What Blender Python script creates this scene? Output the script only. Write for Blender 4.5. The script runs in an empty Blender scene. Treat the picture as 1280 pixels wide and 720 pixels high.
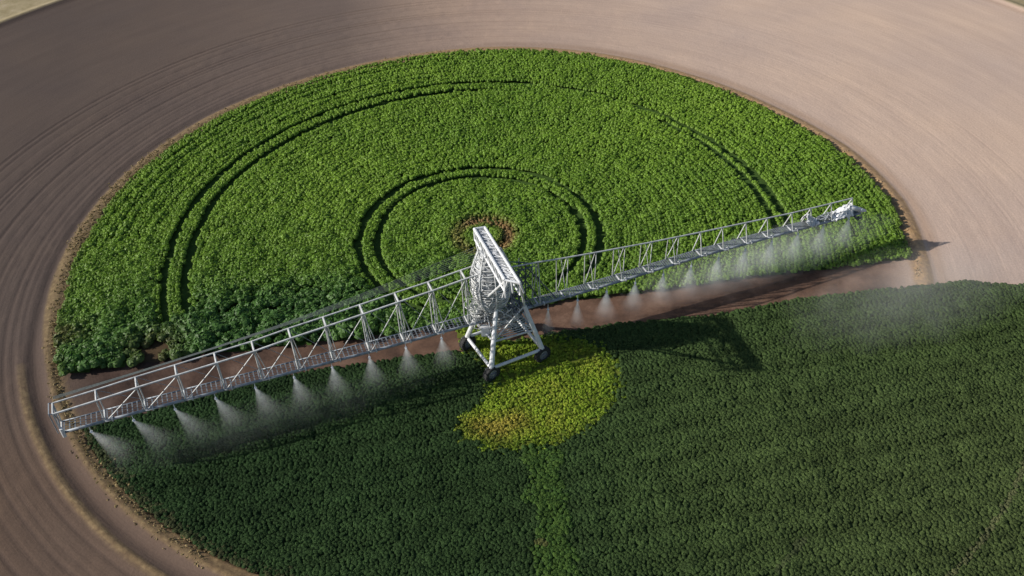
import bpy, math, random
import numpy as np
from mathutils import Vector, Matrix
random.seed(7); RG = np.random.default_rng(7)
S = bpy.context.scene; COL = S.collection
PI = math.pi

# ------------------------------------------------------------------ survey of the place
H = 60.0                                   # camera height, metres
PITCH, ROLL, FPX = 0.7083, -0.0364, 0.9285 * 1280
CX, CY, RAD = -2.79, 78.18, 42.1           # pivot circle: centre and radius
cf = np.array([0, math.cos(PITCH), -math.sin(PITCH)]); r0 = np.array([1.0, 0, 0]); u0 = np.cross(r0, cf)
cr = math.cos(ROLL) * r0 + math.sin(ROLL) * u0; cu = -math.sin(ROLL) * r0 + math.cos(ROLL) * u0
def ray(x, y): return cf * FPX + cr * (x - 640) + cu * (360 - y)
def G(x, y, z=0.0):
    """photo pixel -> ground plan position at height z"""
    d = ray(x, y); t = (z - H) / d[2]; return np.array([d[0] * t, d[1] * t])

# ------------------------------------------------------------------ materials
def mat(name):
    m = bpy.data.materials.new(name); m.use_nodes = True
    nt = m.node_tree; return m, nt, nt.nodes, nt.links, nt.nodes['Principled BSDF']
def N(nodes, t, **kw):
    n = nodes.new(t)
    for k, v in kw.items(): setattr(n, k, v)
    return n
def mathn(nodes, links, op, a, b=None, clamp=False):
    n = nodes.new('ShaderNodeMath'); n.operation = op; n.use_clamp = clamp
    for i, v in enumerate((a, b)):
        if v is None: continue
        if isinstance(v, (int, float)): n.inputs[i].default_value = v
        else: links.new(v, n.inputs[i])
    return n.outputs[0]
def ramp(nodes, links, fac, stops):
    n = nodes.new('ShaderNodeValToRGB'); e = n.color_ramp.elements
    while len(e) < len(stops): e.new(0.5)
    for q, (p, c) in zip(e, stops):
        q.position = p; q.color = (*c, 1) if len(c) == 3 else c
    links.new(fac, n.inputs[0]); return n.outputs[0]
def mix(nodes, links, fac, a, b, mode='MIX'):
    n = nodes.new('ShaderNodeMix'); n.data_type = 'RGBA'; n.blend_type = mode
    for s, v in ((n.inputs[0], fac), (n.inputs[6], a), (n.inputs[7], b)):
        if isinstance(v, (int, float)): s.default_value = v
        elif isinstance(v, tuple): s.default_value = (*v, 1)
        else: links.new(v, s)
    return n.outputs[2]

def leaf_material(name, trans=0.25, rough=0.55, spec=.3):
    m, nt, nd, lk, b = mat(name)
    a = N(nd, 'ShaderNodeAttribute', attribute_name='col')
    geo = N(nd, 'ShaderNodeNewGeometry')
    nz = N(nd, 'ShaderNodeTexNoise'); nz.inputs['Scale'].default_value = 1.7; nz.inputs['Detail'].default_value = 2
    lk.new(geo.outputs['Position'], nz.inputs['Vector'])
    f = ramp(nd, lk, nz.outputs['Fac'], [(0.3, (.8, .8, .8)), (0.7, (1.18, 1.18, 1.1))])
    c = mix(nd, lk, 1.0, a.outputs['Color'], f, 'MULTIPLY')
    lk.new(c, b.inputs['Base Color']); b.inputs['Roughness'].default_value = rough
    b.inputs['Specular IOR Level'].default_value = spec
    tr = nd.new('ShaderNodeBsdfTranslucent'); lk.new(c, tr.inputs['Color'])
    ms = nd.new('ShaderNodeMixShader'); ms.inputs[0].default_value = trans
    lk.new(b.outputs[0], ms.inputs[1]); lk.new(tr.outputs[0], ms.inputs[2])
    lk.new(ms.outputs[0], nd['Material Output'].inputs['Surface'])
    return m

def soil_material():
    m, nt, nd, lk, b = mat('ploughed_soil')
    A = lambda s: N(nd, 'ShaderNodeAttribute', attribute_name=s)
    rad, th, tone, track, verge, dark_rings = [A(s).outputs['Fac'] for s in ('rad', 'theta', 'tone', 'track', 'verge', 'dark_rings')]
    geo = N(nd, 'ShaderNodeNewGeometry')
    def streak(sr, st, detail=3):
        c = nd.new('ShaderNodeCombineXYZ')
        lk.new(mathn(nd, lk, 'MULTIPLY', rad, sr), c.inputs[0]); lk.new(mathn(nd, lk, 'MULTIPLY', th, st), c.inputs[1])
        n = nd.new('ShaderNodeTexNoise'); n.inputs['Scale'].default_value = 1; n.inputs['Detail'].default_value = detail
        lk.new(c.outputs[0], n.inputs['Vector']); return n.outputs['Fac']
    def world(sc, detail=4, rough=.6):
        n = nd.new('ShaderNodeTexNoise'); n.inputs['Scale'].default_value = sc; n.inputs['Detail'].default_value = detail
        n.inputs['Roughness'].default_value = rough
        lk.new(geo.outputs['Position'], n.inputs['Vector']); return n.outputs['Fac']
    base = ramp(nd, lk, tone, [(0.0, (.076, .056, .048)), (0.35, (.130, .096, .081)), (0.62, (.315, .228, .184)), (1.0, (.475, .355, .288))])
    s1 = ramp(nd, lk, streak(.55, 5.0), [(.32, (.95, .945, .945)), (.68, (1.05, 1.05, 1.04))])
    s2 = ramp(nd, lk, streak(3.2, 18.0, 4), [(.3, (.965, .965, .965)), (.7, (1.03, 1.03, 1.03))])
    w = ramp(nd, lk, world(.05, 3), [(.3, (.9, .91, .93)), (.7, (1.08, 1.06, 1.0))])
    cl = ramp(nd, lk, world(5.0, 5, .75), [(.3, (.84, .84, .84)), (.7, (1.14, 1.14, 1.14))])
    sp = nd.new('ShaderNodeSeparateXYZ'); lk.new(geo.outputs['Position'], sp.inputs[0])
    clay = nd.new('ShaderNodeMapRange'); clay.inputs[1].default_value = 66; clay.inputs[2].default_value = 48; lk.new(sp.outputs[1], clay.inputs[0])
    cm = mathn(nd, lk, 'MULTIPLY', clay.outputs[0], mathn(nd, lk, 'SUBTRACT', 1.0, mathn(nd, lk, 'MULTIPLY', tone, 2.2), True))
    base = mix(nd, lk, cm, base, mix(nd, lk, 1.0, base, (1.12, .98, .80), 'MULTIPLY'))
    for x in (s1, s2, w, cl): base = mix(nd, lk, 1.0, base, x, 'MULTIPLY')
    # compacted red farm track
    tr = ramp(nd, lk, world(.35, 5), [(.32, (.055, .034, .026)), (.52, (.120, .072, .052)), (.72, (.185, .120, .090))])
    tr = mix(nd, lk, 1.0, tr, cl, 'MULTIPLY')
    tr = mix(nd, lk, 1.0, tr, ramp(nd, lk, tone, [(.12, (.45, .46, .50)), (.45, (1, .96, .90))]), 'MULTIPLY')
    base = mix(nd, lk, track, base, tr)
    # dry verge soil with straw
    vg = ramp(nd, lk, world(2.2, 5), [(.3, (.11, .075, .040)), (.55, (.20, .145, .075)), (.78, (.30, .225, .125))])
    vt = mix(nd, lk, tone, (.8, .8, .8), (1.7, 1.45, 1.3))
    vg = mix(nd, lk, 1.0, vg, vt, 'MULTIPLY')
    vn = mathn(nd, lk, 'MULTIPLY', verge, mathn(nd, lk, 'ADD', .55, mathn(nd, lk, 'MULTIPLY', world(1.1, 4), .6)), True)
    base = mix(nd, lk, vn, base, vg)
    far = mathn(nd, lk, 'MULTIPLY', mathn(nd, lk, 'SUBTRACT', rad, 90.6), 1.5, True)
    fc = ramp(nd, lk, world(.5, 4), [(.3, (.21, .17, .09)), (.6, (.30, .245, .15)), (.8, (.36, .29, .22))])
    base = mix(nd, lk, far, base, fc)
    base = mix(nd, lk, mathn(nd, lk, 'MULTIPLY', dark_rings, .55), base, mix(nd, lk, tone, (.06, .042, .036), (.20, .135, .095)))  # darker ring colour, including the painted shade of groove and trough
    lk.new(base, b.inputs['Base Color']); b.inputs['Roughness'].default_value = .95
    b.inputs['Specular IOR Level'].default_value = .15
    bump = nd.new('ShaderNodeBump'); bump.inputs['Strength'].default_value = .28; bump.inputs['Distance'].default_value = .12
    h = mathn(nd, lk, 'ADD', world(4.0, 5, .7), mathn(nd, lk, 'MULTIPLY', streak(4.0, 10.0, 3), .8))
    lk.new(h, bump.inputs['Height']); lk.new(bump.outputs[0], b.inputs['Normal'])
    return m

def metal_material(name, col, rough=.45, metallic=.35, dirt=.35):
    m, nt, nd, lk, b = mat(name)
    tc = nd.new('ShaderNodeTexCoord')
    n = nd.new('ShaderNodeTexNoise'); n.inputs['Scale'].default_value = 2.3; n.inputs['Detail'].default_value = 5
    lk.new(tc.outputs['Object'], n.inputs['Vector'])
    f = ramp(nd, lk, n.outputs['Fac'], [(.35, tuple(1 - dirt for _ in range(3))), (.62, (1, 1, 1))])
    n2 = nd.new('ShaderNodeTexNoise'); n2.inputs['Scale'].default_value = 6.0; n2.inputs['Detail'].default_value = 6; n2.inputs['Roughness'].default_value = .7
    lk.new(tc.outputs['Object'], n2.inputs['Vector'])
    rust = ramp(nd, lk, n2.outputs['Fac'], [(.60, (0, 0, 0)), (.72, (.55, .55, .55))])
    c0 = mix(nd, lk, rust, mix(nd, lk, 1.0, col, f, 'MULTIPLY'), (.20, .12, .075))
    lk.new(c0, b.inputs['Base Color'])
    b.inputs['Metallic'].default_value = metallic
    r = nd.new('ShaderNodeMapRange'); r.inputs[3].default_value = rough - .1; r.inputs[4].default_value = rough + .2
    lk.new(n.outputs['Fac'], r.inputs[0]); lk.new(r.outputs[0], b.inputs['Roughness'])
    return m

def plain(name, col, rough=.6, metallic=0.0, scale=6, var=.3):
    m, nt, nd, lk, b = mat(name)
    tc = nd.new('ShaderNodeTexCoord')
    n = nd.new('ShaderNodeTexNoise'); n.inputs['Scale'].default_value = scale; n.inputs['Detail'].default_value = 4
    lk.new(tc.outputs['Object'], n.inputs['Vector'])
    f = ramp(nd, lk, n.outputs['Fac'], [(.3, (1 - var,) * 3), (.7, (1 + var * .6,) * 3)])
    lk.new(mix(nd, lk, 1.0, col, f, 'MULTIPLY'), b.inputs['Base Color'])
    b.inputs['Roughness'].default_value = rough; b.inputs['Metallic'].default_value = metallic
    return m

def spray_material(name, amp, height, spread):
    m = bpy.data.materials.new(name); m.use_nodes = True; nt = m.node_tree; nd, lk = nt.nodes, nt.links
    nd.remove(nd['Principled BSDF'])
    v = nd.new('ShaderNodeVolumePrincipled'); v.inputs['Color'].default_value = (1, 1, 1, 1)
    v.inputs['Anisotropy'].default_value = .15
    tc = nd.new('ShaderNodeTexCoord'); sp = nd.new('ShaderNodeSeparateXYZ'); lk.new(tc.outputs['Object'], sp.inputs[0])
    t = mathn(nd, lk, 'MAXIMUM', mathn(nd, lk, 'MULTIPLY', sp.outputs[2], -1.0), .06)
    rho = mathn(nd, lk, 'SQRT', mathn(nd, lk, 'ADD', mathn(nd, lk, 'POWER', sp.outputs[0], 2.0), mathn(nd, lk, 'POWER', sp.outputs[1], 2.0)))
    rel = mathn(nd, lk, 'DIVIDE', rho, mathn(nd, lk, 'ADD', mathn(nd, lk, 'MULTIPLY', t, spread), .05))
    fall = mathn(nd, lk, 'SUBTRACT', 1.0, mathn(nd, lk, 'POWER', rel, 1.4), True)
    fade = mathn(nd, lk, 'SUBTRACT', 1.0, mathn(nd, lk, 'DIVIDE', t, height), True)
    d = mathn(nd, lk, 'DIVIDE', amp, mathn(nd, lk, 'POWER', t, 1.5))
    n = nd.new('ShaderNodeTexNoise'); n.inputs['Scale'].default_value = 1.4; n.inputs['Detail'].default_value = 1
    lk.new(tc.outputs['Object'], n.inputs['Vector'])
    nf = mathn(nd, lk, 'ADD', .5, n.outputs['Fac'])
    for x in (fall, fade, nf): d = mathn(nd, lk, 'MULTIPLY', d, x)
    lk.new(d, v.inputs['Density']); lk.new(v.outputs[0], nd['Material Output'].inputs['Volume'])
    return m

def mist_material(name, amp, half):
    """soft ellipsoidal mist; object space unit ball scaled by the mesh extents 'half'"""
    m = bpy.data.materials.new(name); m.use_nodes = True; nt = m.node_tree; nd, lk = nt.nodes, nt.links
    nd.remove(nd['Principled BSDF'])
    v = nd.new('ShaderNodeVolumePrincipled'); v.inputs['Color'].default_value = (1, 1, 1, 1)
    v.inputs['Anisotropy'].default_value = .1
    tc = nd.new('ShaderNodeTexCoord')
    dv = nd.new('ShaderNodeVectorMath'); dv.operation = 'DIVIDE'; dv.inputs[1].default_value = half
    lk.new(tc.outputs['Object'], dv.inputs[0])
    ln = nd.new('ShaderNodeVectorMath'); ln.operation = 'LENGTH'; lk.new(dv.outputs[0], ln.inputs[0])
    n = nd.new('ShaderNodeTexNoise'); n.inputs['Scale'].default_value = .35; n.inputs['Detail'].default_value = 3
    lk.new(tc.outputs['Object'], n.inputs['Vector'])
    f = mathn(nd, lk, 'SUBTRACT', 1.0, mathn(nd, lk, 'ADD', ln.outputs['Value'], mathn(nd, lk, 'MULTIPLY', mathn(nd, lk, 'SUBTRACT', n.outputs['Fac'], .5), .8)), True)
    d = mathn(nd, lk, 'MULTIPLY', f, amp)
    lk.new(d, v.inputs['Density']); lk.new(v.outputs[0], nd['Material Output'].inputs['Volume'])
    return m

M_SOIL = soil_material()
M_LEAF = leaf_material('crop_leaves', .32)
M_LOW = leaf_material('low_crop_leaves', .25, .85, .08)
M_STRAW = leaf_material('dry_grass', .2, .8)
M_GALV = metal_material('galvanised_steel', (.56, .57, .56), .42, .08, .3)
M_WHITE = metal_material('white_painted_steel', (.64, .65, .66), .4, .05, .2)
M_DULL = metal_material('weathered_steel', (.30, .33, .36), .55, .3, .4)
M_BARREL = metal_material('grey_barrel_steel', (.40, .42, .44), .55, .2, .5)
M_DECK = metal_material('dark_galvanised_grating', (.17, .19, .21), .6, .2, .4)
M_DARK = metal_material('dark_bluish_steel', (.12, .14, .17), .45, .4, .4)  # dark bluish steel for gantry struts, valve and control pipes
M_CABLE = plain('steel_cable', (.20, .22, .20), .6, .3)
M_TYRE = plain('black_rubber', (.022, .022, .023), .85, 0, 8)
M_RIM = metal_material('grey_wheel_rim', (.30, .31, .33), .5, .4)
M_TARP = plain('crumpled_white_sheeting', (.58, .59, .60), .45, .1, 3, .2)
M_SPOT = plain('nozzle_plastic', (.75, .77, .8), .35)

# ------------------------------------------------------------------ helpers
def tag(o, label=None, cat=None, group=None, kind=None):
    if label: o['label'] = label
    if cat: o['category'] = cat
    if group: o['group'] = group
    if kind: o['kind'] = kind
    return o
def link(name, me, m, parent=None, loc=None):
    o = bpy.data.objects.new(name, me); COL.objects.link(o)
    if m and not me.materials: me.materials.append(m)
    if parent: o.parent = parent
    if loc is not None: o.location = loc
    return o
def np_mesh(name, V, F, smooth=False):
    me = bpy.data.meshes.new(name); k = F.shape[1]
    me.vertices.add(len(V)); me.vertices.foreach_set('co', np.ascontiguousarray(V, dtype=np.float32).ravel())
    me.loops.add(F.size); me.loops.foreach_set('vertex_index', F.astype(np.int32).ravel())
    me.polygons.add(len(F)); me.polygons.foreach_set('loop_start', (np.arange(len(F)) * k).astype(np.int32))
    try: me.polygons.foreach_set('loop_total', np.full(len(F), k, np.int32))
    except Exception: pass
    if smooth: me.polygons.foreach_set('use_smooth', np.ones(len(F), bool))
    me.update(calc_edges=True); return me
def attr(me, name, vals, typ='FLOAT'):
    a = me.attributes.new(name, typ, 'POINT')
    a.data.foreach_set('color' if typ == 'FLOAT_COLOR' else 'value', np.ascontiguousarray(vals, dtype=np.float32).ravel())

class MB:
    """collects tubes, boxes, plates into one mesh"""
    def __init__(s): s.v = []; s.f = []
    def add(s, vs, fs):
        b = len(s.v); s.v += [tuple(map(float, p)) for p in vs]; s.f += [tuple(b + i for i in f) for f in fs]; return s
    def tube(s, a, b, r, n=6, r2=None, cap=True):
        a = Vector(a); b = Vector(b); d = b - a
        if d.length < 1e-5: return s
        r2 = r if r2 is None else r2
        z = d.normalized(); x = z.orthogonal().normalized(); y = z.cross(x)
        vs = []
        for p, q in ((a, r), (b, r2)):
            for i in range(n):
                t = 2 * PI * (i + .5) / n; vs.append(p + x * (q * math.cos(t)) + y * (q * math.sin(t)))
        fs = [(i, (i + 1) % n, n + (i + 1) % n, n + i) for i in range(n)]
        if cap: fs += [tuple(range(n))[::-1], tuple(range(n, 2 * n))]
        return s.add(vs, fs)
    def path(s, pts, r, n=6):
        for a, b in zip(pts[:-1], pts[1:]): s.tube(a, b, r, n)
        return s
    def beam(s, a, b, w, h, up=(0, 0, 1)):
        a = Vector(a); b = Vector(b); z = (b - a).normalized(); x = Vector(up).cross(z)
        if x.length < 1e-4: x = z.orthogonal()
        x.normalize(); y = z.cross(x)
        vs = [p + x * (i * w / 2) + y * (j * h / 2) for p in (a, b) for i, j in ((-1, -1), (1, -1), (1, 1), (-1, 1))]
        return s.add(vs, [(3, 2, 1, 0), (4, 5, 6, 7), (0, 1, 5, 4), (1, 2, 6, 5), (2, 3, 7, 6), (3, 0, 4, 7)])
    def box(s, c, sz):
        x, y, z = c; a, b, d = [q / 2 for q in sz]
        vs = [(x + i * a, y + j * b, z + k * d) for k in (-1, 1) for i, j in ((-1, -1), (1, -1), (1, 1), (-1, 1))]
        return s.add(vs, [(3, 2, 1, 0), (4, 5, 6, 7), (0, 1, 5, 4), (1, 2, 6, 5), (2, 3, 7, 6), (3, 0, 4, 7)])
    def lathe(s, prof, c, axis, n=24):
        z = Vector(axis).normalized(); x = z.orthogonal().normalized(); y = z.cross(x); c = Vector(c); m = len(prof)
        vs = [c + z * h + (x * math.cos(2 * PI * i / n) + y * math.sin(2 * PI * i / n)) * r for i in range(n) for r, h in prof]
        fs = [(i * m + j, ((i + 1) % n) * m + j, ((i + 1) % n) * m + j + 1, i * m + j + 1) for i in range(n) for j in range(m - 1)]
        return s.add(vs, fs)
    def build(s, name, m, parent=None, smooth=False, loc=None):
        me = bpy.data.meshes.new(name); me.from_pydata(s.v, [], s.f); me.update()
        if smooth: me.polygons.foreach_set('use_smooth', [True] * len(me.polygons))
        return link(name, me, m, parent, loc)

# ------------------------------------------------------------------ field edges (measured ring by ring)
def polar(x, y): return np.hypot(x - CX, y - CY), np.degrees(np.arctan2(y - CY, x - CX))
RT = np.array([-180, -170, -160, -143, -126, -115, -90, -45, -20, -6, 5, 18, 34, 52, 69, 89, 106, 121, 142, 162, 180.])
RV = np.array([41.8, 41.6, 41.8, 41.8, 42.2, 42.4, 42.3, 42.4, 42.5, 42.8, 43.5, 43.1, 41.8, 41.3, 41.6, 41.7, 41.3, 41.4, 42.2, 42.2, 41.8])
def redge(th): return np.interp(th, RT, RV)
def smooth(a, b, x): t = np.clip((np.asarray(x) - a) / (b - a), 0, 1); return t * t * (3 - 2 * t)
def vnoise(x, y, sc, seed=0):
    """smooth value noise in numpy"""
    r = np.random.default_rng(seed).random((64, 64)); x = np.asarray(x) * sc + 500; y = np.asarray(y) * sc + 500
    i = np.floor(x).astype(int); j = np.floor(y).astype(int); fx = x - i; fy = y - j
    fx = fx * fx * (3 - 2 * fx); fy = fy * fy * (3 - 2 * fy); g = lambda a, b: r[a % 64, b % 64]
    return (g(i, j) * (1 - fx) + g(i + 1, j) * fx) * (1 - fy) + (g(i, j + 1) * (1 - fx) + g(i + 1, j + 1) * fx) * fy
def inside(px, py, poly):
    px = np.asarray(px); py = np.asarray(py); c = np.zeros(px.shape, bool); n = len(poly)
    for i in range(n):
        x1, y1 = poly[i]; x2, y2 = poly[(i + 1) % n]
        if y1 == y2: continue
        hit = ((y1 > py) != (y2 > py)) & (px < (x2 - x1) * (py - y1) / (y2 - y1) + x1); c ^= hit
    return c

# southern limit of the tall crop (photo left -> right), world
TALL_S = np.array([G(*p) for p in [(20, 480), (78, 474), (130, 466), (200, 456), (260, 447), (330, 440), (420, 431), (500, 422), (575, 412), (640, 394), (665, 388), (720, 379), (776, 373), (860, 362), (951, 349), (1062, 338), (1130, 328), (1250, 310)]])
def south_of_tall(x): return np.interp(x, TALL_S[:, 0], TALL_S[:, 1])
# northern limit of the low crop
LOW_N = np.array([G(*p) for p in [(60, 548), (105, 537), (165, 521), (230, 505), (300, 485), (375, 467), (425, 460), (500, 450), (560, 442), (600, 436), (640, 428), (690, 418), (740, 410), (790, 404), (840, 401), (880, 397), (920, 391), (990, 377), (1065, 368), (1140, 359), (1205, 353), (1280, 358)]])
def north_of_low(x): return np.interp(x, LOW_N[:, 0], LOW_N[:, 1])
def low_mask(x, y):
    r, th = polar(x, y)
    lim = np.where((th > -12.5) & (x > 20), 53.0, np.where(x < 0, redge(th) - .2, 90.0))
    lim = np.where((th <= -12.5) & (x > 10), 90.0, lim)
    return (y < north_of_low(x)) & (r < lim)
YEL = np.array([G(*p) for p in [(566, 534), (576, 548), (604, 560), (640, 566), (684, 562), (722, 548), (752, 526), (772, 500), (779, 474), (772, 450), (752, 434), (722, 424), (690, 420), (640, 428), (586, 408), (568, 408), (575, 428), (592, 450), (612, 476), (608, 495), (590, 514)]])
STRIPE = np.array([G(*p) for p in [(652, 560), (692, 556), (704, 610), (714, 670), (722, 760), (684, 760), (672, 680), (664, 620)]])

# ------------------------------------------------------------------ ground: one polar sheet to the horizon
def soil_attrs(me, x, y, trackval=None):
    r, th = polar(x, y); d = r - redge(th)
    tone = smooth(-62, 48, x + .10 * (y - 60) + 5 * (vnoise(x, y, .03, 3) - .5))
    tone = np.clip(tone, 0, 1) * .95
    swm = smooth(-172, -155, th) * (th < -60)
    verge = smooth(-.5, .0, d) * (1 - smooth(1.5 - .7 * swm, 1.9 - .7 * swm, d))
    low = smooth(-115, -140, -np.abs(th)) * 0
    v2 = smooth(2.6, 2.9, d) * (1 - smooth(3.2, 3.7, d)) * smooth(-165, -150, th) * smooth(0, 1, (y < 62) * 1.0)
    verge = np.maximum(verge, v2 * .9)
    inner = (d < 0)
    tr = np.where(inner, smooth(0, -1.5, d), 0.) if trackval is None else trackval
    dark_rings = np.where((d > 0) & (d < 20), 0, 0.)
    amp = .14 + .86 * smooth(70, 110, np.abs(th))
    for rr_, w, k in FURROWS:
        dark_rings = np.maximum(dark_rings, k * np.exp(-((r - rr_) / w) ** 2) * amp)  # darker soil lines along the furrow rings
    dark_rings = np.maximum(dark_rings, 0)
    dark_rings = dark_rings * (.55 + .7 * vnoise(th * .6, r * .15, .6, 9))
    dark_rings = np.where(inner, 0, dark_rings * (1 + .35 * (th < -100)))
    dark_rings = np.maximum(dark_rings, (.35 + .75 * smooth(100, 60, np.abs(th))) * np.exp(-((d - np.where(np.abs(th) < 90, 2.4, 2.0)) / np.where(np.abs(th) < 90, .65, .33)) ** 2))  # brown shadow line of the edge groove, painted into the soil colour
    ring = (r > 90) * smooth(90.3, 91.0, r)
    dark_rings = np.maximum(dark_rings, swm * .85 * np.exp(-((d - 1.85) / .75) ** 4))  # darker brown trough soil with the bund's shade painted in
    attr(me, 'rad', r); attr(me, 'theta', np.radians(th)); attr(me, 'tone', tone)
    attr(me, 'track', np.clip(tr, 0, 1)); attr(me, 'verge', verge); attr(me, 'dark_rings', np.maximum(dark_rings, .8 * np.exp(-((r - 90) / .5) ** 2)))
FURROWS = [(59.3, .16, .8), (58.4, .15, .6), (56.9, .16, .5), (55.0, .15, .8), (54.3, .15, .9), (53.6, .13, .5), (51.2, .17, .8), (49.9, .13, .35),
           (48.7, .15, .65), (47.9, .13, .4), (46.4, .15, .55), (45.6, .13, .35), (44.9, .12, .3)]
def ground():
    rs = np.concatenate([np.arange(0, 40, 1.0), np.arange(40, 61, .16), np.arange(61, 89, .5), np.arange(89, 93, .2), np.geomspace(93, 2500, 40)])
    nt = 1440; th = np.linspace(-PI, PI, nt, endpoint=False)
    Rr, TH = np.meshgrid(rs, th, indexing='ij'); x = CX + Rr * np.cos(TH); y = CY + Rr * np.sin(TH)
    thd = np.degrees(TH); d = Rr - redge(thd)
    z = np.zeros_like(x)
    amp = .15 + .85 * smooth(60, 110, np.abs(thd))
    for rr_, w, k in FURROWS: z -= .09 * k * amp * np.exp(-((Rr - rr_) / (w * 1.1)) ** 2)
    on = smooth(2, 3, d) * (1 - smooth(17, 19, d))
    z += on * amp * .005 * np.sin(Rr * 2 * PI / .9 + 2 * vnoise(x, y, .08, 5))
    z += .10 * np.exp(-((d - .75) / .55) ** 2) - .14 * np.exp(-((d - 2.0) / .55) ** 2)
    sw = smooth(-168, -150, thd) * smooth(-60, -90, thd)
    z += sw * (.14 * np.exp(-((d - .8) / .5) ** 2) + .18 * np.exp(-((d - 3.1) / .45) ** 2))
    z += on * (.012 + .03 * smooth(60, 110, np.abs(thd))) * (vnoise(x, y, 1.1, 6) - .5) + .015 * (vnoise(x, y, 2.7, 16) - .5) * (d > 0)
    z[d < 0] = np.minimum(z[d < 0], .02) - .03
    z += .35 * np.exp(-((Rr - 91.2) / .9) ** 2)
    z = np.where(low_mask(x, y) & (d > -.5), -.25, z)
    V = np.stack([x, y, z], -1).reshape(-1, 3)
    i, j = np.meshgrid(np.arange(len(rs) - 1), np.arange(nt), indexing='ij'); j2 = (j + 1) % nt
    F = np.stack([i * nt + j, (i + 1) * nt + j, (i + 1) * nt + j2, i * nt + j2], -1).reshape(-1, 4)
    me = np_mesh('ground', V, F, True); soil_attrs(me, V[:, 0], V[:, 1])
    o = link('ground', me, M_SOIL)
    tag(o, 'ploughed brown soil with curved furrows round the circular fields', 'ground', kind='structure')
ground()

def farm_track():
    """strip of bare red earth between the two crops, fading into the ring of soil at both ends"""
    xs = np.arange(-48, 60, .4); n = 25; V = []; T = []
    for x in xs:
        ya = south_of_tall(x) + 1.0; yb = north_of_low(x) - 1.0
        for k in range(n):
            t = k / (n - 1); y = yb + (ya - yb) * t
            z = .03 - .05 * math.exp(-((t - .35) / .05) ** 2) - .05 * math.exp(-((t - .66) / .05) ** 2) + .03 * float(vnoise(x, y, .9, 4))
            V.append((x, y, z)); r, th = polar(x, y); dd = r - redge(th)
            T.append(float(smooth(1.0, -4.0, dd)))
    V = np.array(V); m = len(xs)
    i, j = np.meshgrid(np.arange(m - 1), np.arange(n - 1), indexing='ij')
    F = np.stack([i * n + j, (i + 1) * n + j, (i + 1) * n + j + 1, i * n + j + 1], -1).reshape(-1, 4)
    cen = V[F].mean(1); r, th = polar(cen[:, 0], cen[:, 1]); F = F[(r - redge(th)) < .2]
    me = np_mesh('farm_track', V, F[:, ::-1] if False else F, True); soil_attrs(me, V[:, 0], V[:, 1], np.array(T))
    o = link('farm_track', me, M_SOIL)
    tag(o, 'bare reddish dirt track between the tall crop and the low dark crop', 'dirt track', kind='structure')
farm_track()

# ------------------------------------------------------------------ vegetation
def leaf_mesh(name, C, R, zs, L, ls, colr, m, label, cat, core=0.0, jitter=.55, kind='stuff', up=.15, colvar=.22):
    n = len(C)
    d = RG.normal(size=(n, L, 3)); d[..., 2] = np.abs(d[..., 2]) + up; d /= np.linalg.norm(d, axis=-1, keepdims=True)
    rr_ = R[:, None, None] * (.72 + .33 * RG.random((n, L, 1)))
    p = d * rr_; p[..., 2] *= zs; p += C[:, None, :]
    nn = d + RG.normal(size=d.shape) * jitter; nn /= np.linalg.norm(nn, axis=-1, keepdims=True)
    a = np.cross(nn, RG.normal(size=d.shape)); a /= np.linalg.norm(a, axis=-1, keepdims=True) + 1e-9; b = np.cross(nn, a)
    s = (R[:, None, None] * ls) * (.7 + .6 * RG.random((n, L, 1)))
    w = s * .55
    V = np.stack([p - a * s, p - b * w + a * s * .1, p + a * s, p + b * w + a * s * .1], 2).reshape(-1, 3)
    F = np.arange(len(V)).reshape(-1, 4)
    cv = colr[:, None, :] * (1 + colvar * (RG.random((n, L, 1)) * 2 - 1))
    cc = np.repeat(cv.reshape(-1, 3), 4, 0)
    if core > 0:     # a low dome under the leaves so that the plant is solid
        k = 7; t = np.arange(k) * 2 * PI / k
        dome = np.concatenate([np.stack([np.cos(t), np.sin(t), t * 0], 1), np.stack([.72 * np.cos(t + .4), .72 * np.sin(t + .4), t * 0 + .68], 1), [[0, 0, 1.0]], [[0, 0, 1.0]]])
        DV = dome[None] * R[:, None, None] * core * (.88 + .24 * RG.random((n, len(dome), 1))); DV[..., 2] *= zs; DV += C[:, None, :]
        DV[:, :k, 2] = np.minimum(DV[:, :k, 2], C[:, None, 2]) - .1
        f = [(i, (i + 1) % k, k + (i + 1) % k, k + i) for i in range(k)] + [(k + i, k + (i + 1) % k, 2 * k, 2 * k + 1) for i in range(k)]
        f = np.array(f); nb = len(V); nv = len(dome)
        DF = (f[None] + (np.arange(n) * nv)[:, None, None]).reshape(-1, 4) + nb
        V = np.concatenate([V, DV.reshape(-1, 3)]); F = np.concatenate([F, DF]); cc = np.concatenate([cc, np.repeat(colr * .8, nv, 0)])
    me = np_mesh(name, V, F); attr(me, 'col', np.concatenate([cc, np.ones((len(cc), 1))], 1), 'FLOAT_COLOR')
    o = link(name, me, m); tag(o, label, cat, kind=kind); return o

def lerp(a, b, t): return np.asarray(a)[None] * (1 - t[:, None]) + np.asarray(b)[None] * t[:, None]
def row_points(r0_, r1_, dr, ds, jr, js):
    P = []
    for k, r in enumerate(np.arange(r0_, r1_, dr)):
        n = max(3, int(2 * PI * r / ds)); t = (np.arange(n) + RG.random()) / n * 2 * PI - PI
        t = t + RG.normal(size=n) * js / r; rr_ = r + RG.normal(size=n) * jr
        P.append(np.stack([CX + rr_ * np.cos(t), CY + rr_ * np.sin(t), np.full(n, k)], 1))
    return np.concatenate(P)

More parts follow.
